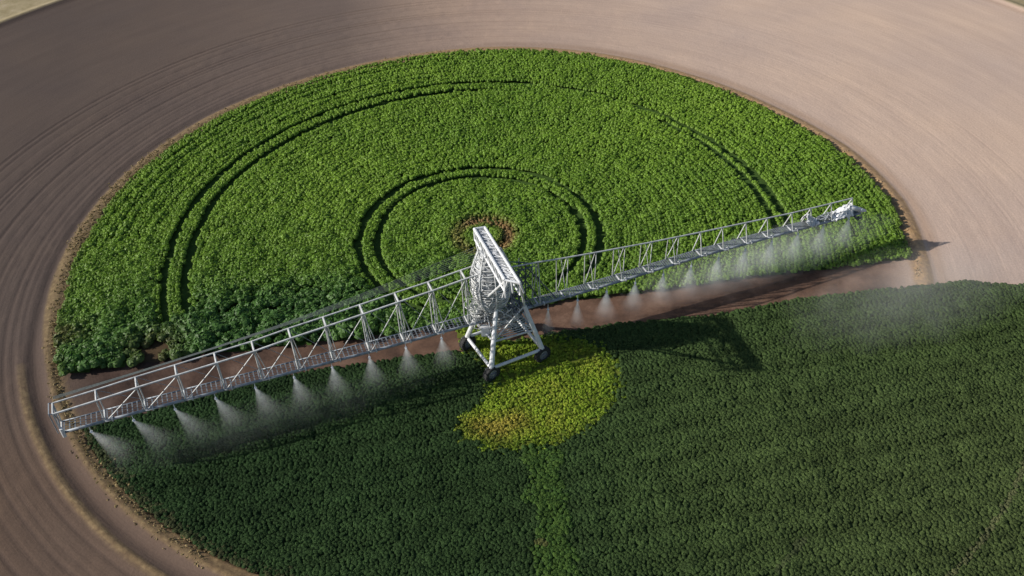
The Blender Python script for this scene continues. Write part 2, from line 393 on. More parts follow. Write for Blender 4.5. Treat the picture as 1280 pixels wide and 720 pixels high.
def tall_crop():
    P = row_points(.3, 44, .37, .35, .05, .09)
    x, y = P[:, 0], P[:, 1]
    r, th = polar(x, y); edge = redge(th)
    keep = (r < edge - .25) & (y > south_of_tall(x) + .35)
    at = np.abs(th)
    # wheel tracks pressed into the crop: two pairs of rings
    k2 = np.where((th > 30) & (th < 92), .55, 1.0)
    south = y - south_of_tall(x)
    o2 = np.interp(th, [-180, 0, 20, 40, 60, 75, 100, 150, 180], [32.0, 31.5, 31.3, 31.3, 31.8, 32.1, 32.6, 32.6, 32.2])
    i2 = o2 - np.interp(th, [-180, 0, 20, 60, 100, 180], [2.1, 1.5, 1.3, 1.2, 2.0, 2.1])
    o1 = np.interp(th, [-180, 0, 45, 92, 130, 180], [12.8, 12.1, 12.1, 12.4, 13.0, 12.7]); i1 = o1 - 1.8
    wob = 2 * vnoise(x, y, .3, 2)
    hw = .30 * np.interp(th, [-180, 25, 45, 62, 80, 95, 180], [1, .9, .55, .35, .4, .8, 1]) * (south > 4.5 + wob)
    hi = .24 * np.interp(th, [-180, 20, 40, 60, 85, 95, 180], [1, .8, .3, .0, .2, .85, 1]) * (south > 4.5 + wob)
    h1 = .27 * np.interp(th, [-180, 45, 60, 90, 100, 180], [1, .8, .6, .8, 1, 1]) * (south > 2.5 + wob * .6)
    h2 = .24 * np.interp(th, [-180, 30, 50, 85, 95, 180], [1, .8, .45, .5, .9, 1]) * (south > 2.5 + wob * .6)
    near = np.zeros(len(x), bool); bed = np.zeros(len(x), bool)
    for rr_, gg in ((o2, hw), (i2, hi), (o1, h1), (i1, h2)):
        dd = np.abs(r - rr_); keep &= ~(dd < (gg + .20) * (gg > .05)); near |= (dd < gg + .75) & (gg > .15)
    bed = ((r < o2) & (r > i2) & (hi > .14)) | ((r < o1) & (r > i1) & (h2 > .14))
    keep &= ~((RG.random(len(x)) < .15) & (r > 2.0) & (r < 3.6))
    bare = np.hypot(x - G(195, 440)[0], (y - G(195, 440)[1])) < 1.3
    keep &= ~bare
    x, y, r, th, south, k, near, bed = x[keep], y[keep], r[keep], th[keep], south[keep], P[keep, 2], near[keep], bed[keep]
    n = len(x)
    big = smooth(14, 3, south + 7 * (vnoise(x, y, .12, 8) - .5)) * smooth(10, -20, x)      # bushier near the track, west side
    mid = smooth(34, 8, south) * smooth(30, -10, x)
    thin = (big > .25) & (RG.random(n) < .52 * big)
    big *= ~(near | bed); sel = ~thin | near | bed; x, y, r, th, south, k, big, mid, near, bed = [q[sel] for q in (x, y, r, th, south, k, big, mid, near, bed)]; n = len(x)
    clump = vnoise(x, y, .85, 21)
    R = (.245 + .06 * mid + .20 * big) * (.75 + .5 * RG.random(n)) * (.82 + .4 * clump)
    R = np.where(near | bed, np.minimum(R, .33), R)
    x = x + RG.normal(size=n) * .18 * big; y = y + RG.normal(size=n) * .18 * big
    z = .50 + .25 * big + .08 * RG.random(n) + (.22 + .40 * big + .15 * mid) * (clump - .5) * .85 + .06 * np.sin(k * 2 * PI / 3) * (1 - mid)
    rows = smooth(33.5, 35.5, r) * smooth(80, 110, th); z += rows * .08 * np.sin(r * 2 * PI / 1.45); R *= 1 - .1 * rows
    z = np.where(bed, .58 + .05 * RG.random(n), z); z = np.where(near & ~bed, np.clip(z, .50, .58), z)
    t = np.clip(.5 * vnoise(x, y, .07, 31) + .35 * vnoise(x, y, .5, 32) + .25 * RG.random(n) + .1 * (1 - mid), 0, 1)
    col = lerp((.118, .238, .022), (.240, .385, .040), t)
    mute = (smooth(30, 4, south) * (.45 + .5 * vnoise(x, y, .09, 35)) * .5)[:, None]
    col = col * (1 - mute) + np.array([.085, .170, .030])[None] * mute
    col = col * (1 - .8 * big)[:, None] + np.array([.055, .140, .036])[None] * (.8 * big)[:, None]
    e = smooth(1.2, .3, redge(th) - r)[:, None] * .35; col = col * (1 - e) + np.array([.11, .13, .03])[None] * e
    # dry ring of plants round the old pivot pad
    br = np.exp(-((r - 2.7) / .75) ** 2) * (.55 + .65 * smooth(-.6, .5, np.cos(np.radians(th - 35)))); br = np.clip(br, 0, .97)
    col = col * (1 - br)[:, None] + np.array([.34, .215, .095])[None] * br[:, None]
    z = z - .25 * br; R = R * (1 - .3 * br)
    for (px, py, rad_) in ((195, 440, 2.4), (84, 425, 1.6)):        # withered plants near the track
        g_ = G(px, py); w = np.clip(np.exp(-(np.hypot(x - g_[0], y - g_[1]) / rad_) ** 2), 0, .8) * (RG.random(n) * .5 + .5)
        col = col * (1 - w)[:, None] + np.array([.12, .10, .035])[None] * w[:, None]; z -= .3 * w
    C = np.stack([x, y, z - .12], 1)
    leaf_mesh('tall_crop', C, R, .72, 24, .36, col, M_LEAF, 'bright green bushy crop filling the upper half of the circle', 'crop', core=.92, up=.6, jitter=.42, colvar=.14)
tall_crop()

def sheet(name, maskf, z, m, label, cat, x0, x1, y0, y1, st=.4, colf=None):
    xs = np.arange(x0, x1, st); ys = np.arange(y0, y1, st); X, Y = np.meshgrid(xs, ys, indexing='ij')
    ny = len(ys); i, j = np.meshgrid(np.arange(len(xs) - 1), np.arange(ny - 1), indexing='ij')
    F = np.stack([i * ny + j, (i + 1) * ny + j, (i + 1) * ny + j + 1, i * ny + j + 1], -1).reshape(-1, 4)
    V = np.stack([X, Y, z + .05 * (vnoise(X, Y, 1.3, 77) - .5)], -1).reshape(-1, 3)
    cen = V[F].mean(1); F = F[maskf(cen[:, 0], cen[:, 1])]
    used, inv = np.unique(F, return_inverse=True); V = V[used]; F = inv.reshape(-1, 4)
    me = np_mesh(name, V, F, True); c = colf(V[:, 0], V[:, 1]); attr(me, 'col', np.concatenate([c, np.ones((len(c), 1))], 1), 'FLOAT_COLOR')
    o = link(name, me, m); tag(o, label, cat, kind='structure'); return o
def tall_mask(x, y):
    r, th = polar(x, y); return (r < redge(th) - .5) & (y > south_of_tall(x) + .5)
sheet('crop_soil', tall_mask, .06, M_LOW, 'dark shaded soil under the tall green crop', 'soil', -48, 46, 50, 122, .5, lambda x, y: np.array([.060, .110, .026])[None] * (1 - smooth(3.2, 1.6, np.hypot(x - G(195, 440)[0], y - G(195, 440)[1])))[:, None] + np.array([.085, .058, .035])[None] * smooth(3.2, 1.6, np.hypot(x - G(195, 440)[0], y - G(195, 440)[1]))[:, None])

def low_colour(x, y):
    t = np.clip(smooth(-35, 45, x) * .8 + .25 * (vnoise(x, y, .06, 41) - .5) + .1, 0, 1)
    c = lerp((.023, .054, .020), (.076, .118, .038), t)
    s = (smooth(72, 40, y) * smooth(0, 40, x))[:, None] * .4
    c = c * (1 - s) + np.array([.098, .115, .044])[None] * s
    return c
sheet('low_crop_soil', lambda x, y: low_mask(x, y) & (y < north_of_low(x) - .4), .11, M_LOW, 'dark soil under the low crop in the lower half circle', 'soil', -46, 85, 14, 76, .5, lambda x, y: low_colour(x, y) * 1.0)

def low_crop():
    xs = np.arange(-42, 78, .225); ys = np.arange(19, 70, .225); X, Y = np.meshgrid(xs, ys, indexing='ij')
    X = X + RG.normal(size=X.shape) * .09; Y = Y + RG.normal(size=Y.shape) * .09
    x, y = X.ravel(), Y.ravel(); keep = low_mask(x, y)
    # only what a step-aside view can reach
    d = np.stack([x, y, np.full_like(x, -H)], -1); dz = d @ cf; px = 640 + FPX * (d @ cr) / dz; py = 360 - FPX * (d @ cu) / dz
    keep &= (px > -150) & (px < 1430) & (py < 860)
    yel = inside(x + .32 * RG.normal(size=len(x)), y + .25 * RG.normal(size=len(x)), YEL); keep &= ~yel; st = inside(x + 1.3 * (vnoise(x, y, .8, 91) - .5) + .25 * RG.normal(size=len(x)), y, STRIPE)
    for w in (('wheel rut'),):
        pass
    x, y, st = x[keep], y[keep], st[keep]; n = len(x); r, th = polar(x, y)
    col = low_colour(x, y); cl = vnoise(x, y, .9, 51)
    col *= (.90 + .16 * cl + .22 * (vnoise(x, y, .16, 52) - .5) + .08 * np.sin((y - .2 * x + 2 * vnoise(x, y, .1, 8)) * 2 * PI / 3.2))[:, None]
    jag = RG.random(n)
    s = st & (jag < .93)
    col[s] = col[s] * .25 + .75 * lerp((.05, .105, .025), (.085, .15, .03), RG.random(s.sum()))
    ln = (np.abs(r - 52.8 - .4 * (vnoise(x, y, .1, 5) - .5)) < .22) & (x > 20); col[ln] = col[ln] * .5 + np.array([.16, .155, .085]) * .5
    a, b = G(972, 716), G(1004, 676); t = np.clip(((x - a[0]) * (b - a)[0] + (y - a[1]) * (b - a)[1]) / ((b - a) @ (b - a)), 0, 1)
    ln2 = np.hypot(x - a[0] - t * (b - a)[0], y - a[1] - t * (b - a)[1]) < .25; col[ln2] = col[ln2] * .6 + np.array([.08, .085, .05]) * .4
    br = np.hypot(x - G(676, 681)[0], (y - G(676, 681)[1]) * 2) < .5; col[br] = np.array([.09, .10, .035])
    e = ((redge(th) - r) < 1.4 * RG.random(n)) & (x < 0); col[e] = col[e] * .5 + np.array([.085, .075, .04]) * .5
    R = .21 * (.8 + .4 * RG.random(n)) * (.85 + .35 * cl); R[s] *= 1.2
    z = .20 + .07 * cl + .008 * RG.random(n) + .06 * np.sin((y - .18 * x) * 2 * PI / 1.5 + 3 * vnoise(x, y, .15, 3)); z[s] += .04; R[ln] *= .8
    leaf_mesh('low_crop', np.stack([x, y, z], 1), R, .20, 7, .38, col, M_LOW, 'dark green low crop covering the lower half of the circle', 'crop', core=1.0, up=.9, jitter=.30, colvar=.12)
low_crop()

def yellow_patch():
    x0, y0 = YEL.min(0) - 1; x1, y1 = YEL.max(0) + 1
    xs = np.arange(x0, x1, .27); ys = np.arange(y0, y1, .27); X, Y = np.meshgrid(xs, ys, indexing='ij')
    x = (X + RG.normal(size=X.shape) * .09).ravel(); y = (Y + RG.normal(size=X.shape) * .09).ravel()
    wx = x + .5 * (vnoise(x, y, .5, 61) - .5) + .3 * RG.normal(size=len(x)); wy = y + .5 * (vnoise(x, y, .5, 62) - .5) + .25 * RG.normal(size=len(x))
    k = inside(wx, wy, YEL)
    # pressed muddy wheel path through the grass
    a, b = G(615, 478), G(820, 425); t = np.clip(((x - a[0]) * (b - a)[0] + (y - a[1]) * (b - a)[1]) / ((b - a) @ (b - a)), 0, 1)
    dd = np.hypot(x - a[0] - t * (b - a)[0], y - a[1] - t * (b - a)[1]); k &= ~((dd < .35) & (RG.random(len(x)) < .6))
    a, b = G(572, 418), G(612, 476); t = np.clip(((x - a[0]) * (b - a)[0] + (y - a[1]) * (b - a)[1]) / ((b - a) @ (b - a)), 0, 1)
    dd = np.hypot(x - a[0] - t * (b - a)[0], y - a[1] - t * (b - a)[1]); k &= ~((dd < .6) & (RG.random(len(x)) < .8))
    x, y = x[k], y[k]; n = len(x)
    q = G(622, 535); w = np.clip(np.exp(-(np.hypot((x - q[0]) / 3.5, (y - q[1]) / 1.6)) ** 2) + .5 * (vnoise(x, y, .6, 71) - .45), 0, 1)
    col = lerp((.215, .310, .032), (.36, .31, .060), np.clip(w + .3 * (RG.random(n) - .5), 0, 1))
    cen = YEL.mean(0); inn = inside(cen[0] + (x - cen[0]) / .84, cen[1] + (y - cen[1]) / .84, YEL); e_ = np.where(inn, 0, .45 * RG.random(n) + .1)[:, None]
    col = col * (1 - e_) + np.array([.075, .15, .025])[None] * e_
    g = vnoise(x, y, .9, 72); col *= (.75 + .5 * g)[:, None]
    R = .20 * (.7 + .6 * RG.random(n)); z = .16 + .10 * g + .02 * RG.random(n)
    leaf_mesh('yellow_grass', np.stack([x, y, z], 1), R, .28, 10, .40, col, M_LOW, 'yellow green patch of grass below the central tower', 'grass', core=.8)
yellow_patch()
sheet('grass_soil', lambda x, y: inside(x, y, YEL), .13, M_LOW, 'yellow green ground cover under the yellow grass patch', 'ground cover', YEL[:, 0].min(), YEL[:, 0].max(), YEL[:, 1].min(), YEL[:, 1].max(), .3, lambda x, y: np.tile([.135, .165, .030], (len(x), 1)))

def verge_grass():
    """dry tufts along the edge of the circle"""
    P = []
    for lo, hi, dmu, ds, dens in ((-180, -118, .55, .30, 15), (-170, -118, -.45, .35, 9), (150, 180, .75, .45, 26), (95, 150, .7, .4, 6), (-12, 95, .35, .25, 5)):
        n = int((hi - lo) / 360 * 2 * PI * 43 * dens); th = RG.uniform(lo, hi, n); rr_ = redge(th) + dmu + RG.normal(size=n) * ds
        if dmu > 3 or dmu < 0: k = th > -152 + RG.random(n) * 8; th, rr_ = th[k], rr_[k]
        P.append(np.stack([CX + rr_ * np.cos(np.radians(th)), CY + rr_ * np.sin(np.radians(th)), np.full(len(th), dmu)], 1))
    P = np.concatenate(P); x, y, dm = P.T
    r, th = polar(x, y)
    k = ~((y < south_of_tall(x) + .5) & (y > north_of_low(x) - .3) & (r < redge(th))); x, y, dm = x[k], y[k], dm[k]; n = len(x)
    zb = np.where(dm > 3, .28, np.where(dm < 0, .12, .18))
    wl = smooth(20, -35, x)
    col = lerp((.42, .30, .17), (.27, .205, .10), np.clip(wl + .3 * (RG.random(n) - .5), 0, 1)) * (.7 + .6 * RG.random(n))[:, None]
    C = np.stack([x, y, zb * (y < 62) * .4 + .04], 1)
    leaf_mesh('verge_grass', C, .10 * (.6 + .8 * RG.random(n)), 1.0, 7, .7, col, M_STRAW, 'dry straw coloured grass along the edge of the round field', 'grass', core=0, up=.4)
verge_grass()

# ------------------------------------------------------------------ irrigation machine
T = np.array([-1.5, 61.9]); U = np.array([.942, .335]); U /= np.hypot(*U); NN = np.array([U[1], -U[0]])   # NN points to the camera side
ROOT = bpy.data.objects.new('irrigation_machine', None); COL.objects.link(ROOT); ROOT.location = (T[0], T[1], 0)
tag(ROOT, 'white and grey centre pivot irrigation machine with two long trusses spraying water', 'irrigation machine')
def A(s, off, z): return Vector((U[0] * s + NN[0] * off, U[1] * s + NN[1] * off, z))      # arm coordinates -> root space
def L(px, py, h): g = G(px, py, h) - T; return Vector((g[0], g[1], h))

# ---- left arm: box truss, deepening towards the tower
us = [-35.9, -32.7, -29.65, -26.6, -23.5, -20.5, -17.5, -14.6, -11.5, -8.5, -5.6, -2.7]
ft = np.interp
FT = lambda s: float(ft(s, [-36.2, -32.7, -29.6, -26.6, -23.6, -20.5, -17.6, -14.7, -11.6, -8.7, -5.8, -1.4], [6.83, 7.02, 7.25, 7.4, 7.56, 7.72, 8.05, 8.28, 8.55, 8.83, 9.05, 9.56]))
BT = lambda s: float(ft(s, [-36, -30, -20, -10, 0], [4.75, 4.7, 4.45, 4.25, 4.2]))
W_ = .6
m = MB(); ss = us + [-.9]
for a, b in zip(ss[:-1], ss[1:]):
    m.tube(A(a, W_, FT(a)), A(b, W_, FT(b)), .085); m.tube(A(a, -W_, FT(a) + .02), A(b, -W_, FT(b) + .02), .07)
armL = m.build('truss_arm', M_GALV, ROOT); armL['label'] = 'longer looking left truss of the irrigation machine with two top rails'
m = MB()
for a, b in zip(ss[:-1], ss[1:]): m.tube(A(a, W_, BT(a)), A(b, W_, BT(b)), .13, 8); m.tube(A(a, -W_, BT(a)), A(b, -W_, BT(b)), .075)
m.build('water_pipe', M_DULL, armL, True)
for a in us[1:]: MB().tube(A(a + .5, W_, BT(a + .5)), A(a + .6, W_, BT(a + .6)), .21, 12).build('pipe_flange', M_GALV, armL)
m = MB()       # walkway slats between the two lower rails
for a, b in zip(ss[:-1], ss[1:]):
    for k in (-.28, 0, .28): m.tube(A(a, k, BT(a) + .04), A(b, k, BT(b) + .04), .03, 4)
    for i in range(8): s = a + (b - a) * (i + .5) / 8; m.beam(A(s, -W_, BT(s) + .05), A(s, W_, BT(s) + .05), .09, .03)
m.build('walkway', M_DECK, armL)
for i, s in enumerate(us):
    m = MB(); near = i / 11
    m.tube(A(s, W_, FT(s)), A(s, -W_, FT(s)), .085); m.tube(A(s, W_, BT(s) + .02), A(s, -W_, BT(s) + .02), .085)
    m.tube(A(s, W_, FT(s)), A(s, W_, BT(s)), .06); m.tube(A(s, -W_, FT(s)), A(s, -W_, BT(s)), .05)
    if i >= 5: m.tube(A(s + .12, W_, FT(s)), A(s + .5, -W_, BT(s)), .035); m.tube(A(s - .1, -W_, FT(s)), A(s + .3, W_, BT(s)), .035)
    if i >= 8: m.tube(A(s, W_, FT(s)), A(s + .8, W_, BT(s)), .04)
    m.build('upright_frame', M_GALV, armL)
for i, (a, b) in enumerate(zip(us[:-1], us[1:])):
    if i == 0: continue
    m = MB(); m.tube(A(a + .15, W_, BT(a)), A(b, W_, FT(b) - .1), .045); m.build('diagonal_brace', M_GALV, armL)
    m = MB(); m.tube(A(a, -W_, FT(a)), A(b, -W_, BT(b)), .022, 5); m.build('rear_brace', M_DULL, armL)
m = MB()
e = us[0]; m.box((0, 0, 0), (.01, .01, .01)) if False else None
m.tube(A(e, W_, BT(e)), A(e, -W_, FT(e)), .05); m.tube(A(e, -W_, BT(e)), A(e, W_, FT(e)), .04)
m.tube(A(e - .25, -W_, FT(e) + .1), A(e - .25, W_, FT(e) + .1), .05); m.tube(A(e - .25, W_, FT(e) + .1), A(e - .25, W_, BT(e)), .05)
m.tube(A(e - .25, W_, FT(e) + .1), A(e, W_, FT(e)), .05); m.tube(A(e - .25, -W_, FT(e) + .1), A(e, -W_, FT(e)), .05)
m.build('end_frame', M_DULL, armL)
m = MB(); m.tube(A(e + .1, W_ + .12, BT(e) - .35), A(e + .1, W_ + .12, BT(e) + .55), .15, 12); m.build('end_cap', M_WHITE, armL)
# thin cables running behind the arm
for k in range(7):
    pts = []
    for i in range(25):
        t = i / 24; s = -.6 + t * (-35.2); sag = .25 * math.sin(PI * t)
        z = (9.9 + .16 * k) * (1 - t) + (7.0 + .03 * k) * t - sag - .10 * k * math.sin(PI * t)
        pts.append(A(s, -W_ - .25 - .10 * k * (1 - .8 * t), z))
    m = MB().path(pts, .016, 4); m.build('stay_cable', M_CABLE, armL)

# ---- right arm: three-rail truss with one top rail
RZ = lambda s: float(ft(s, [1.2, 4.4, 6.2, 9, 11.9, 14.5, 17.2, 20.1, 24.5, 29.8, 36.6], [8.9, 8.6, 8.35, 8.05, 7.77, 7.52, 7.31, 7.09, 6.8, 6.45, 6.25]))
BR = lambda s: float(ft(s, [0, 10, 20, 30, 38], [4.15, 4.25, 4.65, 4.6, 4.5])); WR = .48
rs_ = [1.3, 3.8, 6.3, 9.0, 11.8, 14.5, 17.2, 20.0, 22.3, 24.8, 27.1, 29.8, 31.9, 34.2, 36.6]
m = MB()
for a, b in zip(rs_[:-1], rs_[1:]): m.tube(A(a, 0, RZ(a)), A(b, 0, RZ(b)), .075)
armR = m.build('truss_arm', M_GALV, ROOT); armR['label'] = 'right truss of the irrigation machine with one top rail'
m = MB(); re_ = rs_ + [37.6]
for a, b in zip(re_[:-1], re_[1:]): m.tube(A(a, WR, BR(a)), A(b, WR, BR(b)), .13, 8); m.tube(A(a, -WR, BR(a)), A(b, -WR, BR(b)), .065)
m.build('water_pipe', M_DULL, armR, True)
for a in rs_[1:-1]: MB().tube(A(a + .5, WR, BR(a + .5)), A(a + .6, WR, BR(a + .6)), .20, 12).build('pipe_flange', M_GALV, armR)
m = MB()
for a, b in zip(re_[:-1], re_[1:]):
    for k in (-.22, 0, .22): m.tube(A(a, k, BR(a) + .04), A(b, k, BR(b) + .04), .035, 4)
    m.tube(A(a, -WR, BR(a)), A(b, WR, BR(b)), .03, 4)
    for i in range(13): s = a + (b - a) * (i + .5) / 13; m.beam(A(s, -WR, BR(s) + .05), A(s, WR, BR(s) + .05), .12, .03)
m.build('walkway', M_DECK, armR)
for i, s in enumerate(rs_):
    m = MB(); z = RZ(s); q = BR(s); sp = .55 if 1 < i < 7 else .28
    m.tube(A(s, -WR, q), A(s, WR, q + .02), .095)
    if 1 <= i < 7:      # crossed uprights
        m.tube(A(s - sp, 0, z), A(s - sp * .6, -WR, q), .045); m.tube(A(s + sp, 0, z), A(s + .25, WR, q), .045)
        m.tube(A(s - sp * .2, 0, z), A(s + .2, WR, q), .035); m.tube(A(s + sp * .8, 0, z), A(s - sp * .5, -WR, q), .045)
    else: m.tube(A(s, 0, z), A(s - .35, -WR, q), .055); m.tube(A(s, 0, z), A(s + .1, WR, q), .055)
    m.build('upright_frame', M_GALV, armR)
# dark gantry struts that tie the right arm to the tower
m = MB()
for a, b in (((.4, -.9, 9.2), (3.2, -.3, 8.6)), ((.6, .8, 8.8), (3.6, .2, 8.5)), ((2.6, -.8, 8.9), (2.0, .6, 4.2)), ((3.2, .7, 8.7), (1.8, -.6, 4.3)), ((1.0, 0, 8.9), (3.4, .6, 4.2)), ((3.0, -.3, 8.5), (3.0, -.5, 4.2)), ((2.0, .3, 8.8), (4.2, -.4, 4.2)), ((2.8, 0, 8.7), (5.6, .4, 4.3))):
    m.tube(A(*a), A(*b), .06)
m.build('gantry_strut', M_DARK, armR)
# crumpled sheeting over the last bays
def sheeting(s0, s1, seed):
    rg = np.random.default_rng(seed); nx, ny = 14, 12; V = []
    for i in range(nx):
        for j in range(ny):
            s = s0 + (s1 - s0) * i / (nx - 1); t = j / (ny - 1); env = .55 + .45 * math.sin(PI * (i + .6) / nx * 1.3 + seed)
            off = -.62 + 1.35 * t; z = BR(s) + .15 + .95 * math.sin(PI * min(1, t * 1.05)) * env + rg.normal() * .10
            V.append(A(s + rg.normal() * .05, off + rg.normal() * .05, z))
    F = [(i * ny + j, (i + 1) * ny + j, (i + 1) * ny + j + 1, i * ny + j + 1) for i in range(nx - 1) for j in range(ny - 1)]
    mm = MB().add(V, F); o = mm.build('sheeting', M_TARP, armR); sm = o.modifiers.new('thick', 'SOLIDIFY'); sm.thickness = .03; return o
sheeting(31.5, 32.8, 1); sheeting(34.4, 36.6, 4)
m = MB()
for k in range(10):
    a = 32.9 + random.random() * 1.6; m.tube(A(a, random.uniform(-.4, .5), BR(a) + random.uniform(.1, .5)), A(a + random.uniform(.3, 1), random.uniform(-.4, .5), BR(a) + random.uniform(.1, .7)), .06)
m.build('folded_struts', M_DULL, armR)
m = MB(); m.tube(A(36.2, .1, 5.4), A(37.6, .35, 4.85), .30, 12, .22); m.tube(A(37.5, .35, 4.85), A(38.2, .45, 4.6), .26, 12, .12); m.build('end_gun', M_TARP, armR, True)
m = MB(); m.tube(A(36.8, .6, 4.5), A(37.3, .7, 4.0), .14, 10); m.tube(A(37.2, .7, 4.3), A(37.6, .7, 4.1), .12, 10); m.build('pump_valve', M_DARK, armR)

# ---- sprinklers with their water
def frustum(h, r1, r0=.05, n=20):
    m_ = MB(); rings = 7; vs = []; fs = []
    for k in range(rings):
        t = k / (rings - 1); rr_ = r0 + (r1 - r0) * t ** .9
        for i in range(n): a = 2 * PI * i / n; vs.append((rr_ * math.cos(a), rr_ * math.sin(a), -h * t - .02))
    for k in range(rings - 1): fs += [(k * n + i, (k + 1) * n + i, (k + 1) * n + (i + 1) % n, k * n + (i + 1) % n) for i in range(n)]
    fs += [tuple(range(n)), tuple(range((rings - 1) * n, rings * n))[::-1]]
    me = bpy.data.meshes.new('water_spray'); me.from_pydata(vs, [], fs); me.update(); return me
SP_L = frustum(4.0, 1.75); SP_L.materials.append(spray_material('spray_water', 1.35, 4.0, .42))
SP_R = frustum(3.7, 1.5); SP_R.materials.append(spray_material('spray_water_dense', 2.3, 3.9, .40))
mm = MB(); mm.tube((0, 0, .62), (0, 0, .12), .03, 6); mm.tube((0, 0, .14), (0, 0, .02), .075, 8, .05); mm.tube((0, 0, .02), (0, 0, -.02), .12, 10)
tmp = mm.build('sprinkler', M_SPOT); SPR = tmp.data; bpy.data.objects.remove(tmp)
for i in range(10):
    s = -33.95 + 3.19 * i; z = 4.0 - .05 * i
    o = link('sprinkler', SPR, None, ROOT, A(s, W_ + .02, z)); o['label'] = 'small nozzle hanging under the left truss'
    w = link('water_spray', SP_L, None, o, (0, 0, -.04)); tilt = max(.04, .62 - .1 * i)
    w.rotation_euler = (.0, -tilt, 0)
    w.scale = (1, 1, min(1.0, .98 / math.cos(tilt) * .95))
for i in range(12):
    s = 4.75 + 2.87 * i; z = 3.35 + .08 * i
    o = link('sprinkler', SPR, None, ROOT, A(s, WR + .02, z)); o['label'] = 'small nozzle hanging under the right truss'
    w = link('water_spray', SP_R, None, o, (0, 0, -.04)); k = (.65 if i < 2 else 1.0); w.scale = (k, k, min(.98, (z - .1) / 3.75))

# ---- tower
wheels = {'a': (-4.18, 61.92), 'b': (-2.04, 57.9), 'c': (2.47, 60.04), 'd': (.35, 64.1)}
tops = {'a': (-2.5, 61.95), 'b': (-1.42, 60.75), 'c': (1.0, 61.0), 'd': (-.1, 62.6)}
zt = 5.7; V3 = lambda p, z: Vector((p[0] - T[0], p[1] - T[1], z))
wdir = Vector((.80, -.60, 0)).normalized()         # axle direction
for k in 'abcd':
    w = V3(wheels[k], 1.35); t = V3(tops[k], zt)
    m = MB(); m.tube(w, t, .23, 10, .19); m.tube(w, V3(wheels[k], .7), .16, 8)
    leg = m.build('leg', M_WHITE, ROOT, False)
    c = V3(wheels[k], .74)
    ax = Vector((U[0] * .35 - NN[0] * .0 + .25, -.75, 0)).normalized()
    m = MB(); m.lathe([(.05, -.24), (.40, -.22), (.44, -.20), (.44, .20), (.40, .22), (.40, .10), (.16, .10), (.12, .30), (.0, .30)], c, ax, 20)
    for i in range(6):
        a = 2 * PI * i / 6; x = ax.orthogonal().normalized(); y = ax.cross(x); m.tube(c + ax * .2 + (x * math.cos(a) + y * math.sin(a)) * .1, c + ax * .2 + (x * math.cos(a) + y * math.sin(a)) * .42, .03, 5)
    wh = m.build('wheel', M_RIM, ROOT)
    MB().beam(c - ax * .28, c - ax * .62, .42, .46).build('gearbox', M_DULL, wh)
    m = MB(); m.lathe([(.43, -.2), (.56, -.26), (.68, -.25), (.74, -.16), (.75, 0), (.74, .16), (.68, .25), (.56, .26), (.43, .2)], c, ax, 32)
    x = ax.orthogonal().normalized(); y = ax.cross(x)
    for i in range(22):
        a = 2 * PI * i / 22; d0 = x * math.cos(a) + y * math.sin(a); a2 = a + .14; d1 = x * math.cos(a2) + y * math.sin(a2)
        m.beam(c + d0 * .76 - ax * .24, c + d1 * .765, .09, .06, d0); m.beam(c + d1 * .765, c + d0 * .76 + ax * .24, .09, .06, d0)
    m.build('tyre', M_TYRE, wh)
def lb(a, b, za, zb, fa=0.0, fb=0.0):
    pa = V3(wheels[a], 1.35).lerp(V3(tops[a], zt), fa); pb = V3(wheels[b], 1.35).lerp(V3(tops[b], zt), fb); return pa, pb
for a, b in (('a', 'b'), ('b', 'c'), ('c', 'd'), ('d', 'a')):
    m = MB(); pa, pb = lb(a, b, 0, 0); m.tube(pa, pb, .15, 8); m.build('base_beam', M_WHITE, ROOT)
    m = MB(); pa, pb = lb(a, b, 0, 0, .45, .45); m.tube(pa, pb, .10, 8); m.build('middle_beam', M_WHITE if b in 'b' else M_GALV, ROOT)
    m = MB(); pa, pb = lb(a, b, 0, 0, .45, 1.0); m.tube(pa, pb, .07, 6); pa, pb = lb(a, b, 0, 0, 1.0, .45); m.tube(pa, pb, .06, 6); m.build('cross_brace', M_GALV, ROOT)
# service platform full of pipes and hose loops
m = MB()
for i in range(13):
    f = i / 12; pa = V3(wheels['a'], 1.35).lerp(V3(tops['a'], zt), .46).lerp(V3(wheels['b'], 1.35).lerp(V3(tops['b'], zt), .46), f)
    pb = V3(wheels['d'], 1.35).lerp(V3(tops['d'], zt), .46).lerp(V3(wheels['c'], 1.35).lerp(V3(tops['c'], zt), .46), f); m.tube(pa, pb, .05, 5)
m.build('platform', M_GALV, ROOT)
rg = random.Random(3); m = MB()
for i in range(230):
    a = rg.uniform(0, 2 * PI); r_ = rg.uniform(.2, 2.1); z = rg.uniform(2.9, 5.4); q = Vector((r_ * math.cos(a) + .0, r_ * math.sin(a) * .8, z))
    d = Vector((rg.gauss(0, 1), rg.gauss(0, 1), rg.gauss(0, .5))).normalized() * rg.uniform(.5, 1.5); m.tube(q - d / 2, q + d / 2, rg.uniform(.025, .06), 5)
m.build('pipework', M_GALV, ROOT)
m = MB()
for i in range(9):
    c = Vector((-1.7 + rg.gauss(0, .25), .1 + rg.gauss(0, .25), 4.5 + .12 * i)); R_ = rg.uniform(.5, .8); tx = rg.gauss(0, .12)
    m.path([c + Vector((R_ * math.cos(t), R_ * math.sin(t), tx * math.cos(t))) for t in np.linspace(0, 2 * PI, 20)], .04, 5)
m.build('hose_coil', M_GALV, ROOT)
m = MB()
for i in range(60):
    q = Vector((rg.uniform(.4, 2.6), rg.uniform(-1.0, 1.3), rg.uniform(4.3, 8.6))); d = Vector((rg.gauss(0, .6), rg.gauss(0, .6), rg.gauss(0, 1))).normalized() * rg.uniform(.6, 1.8)
    m.tube(q - d / 2, q + d / 2, rg.uniform(.03, .07), 5)
m.build('control_pipes', M_DARK, ROOT)

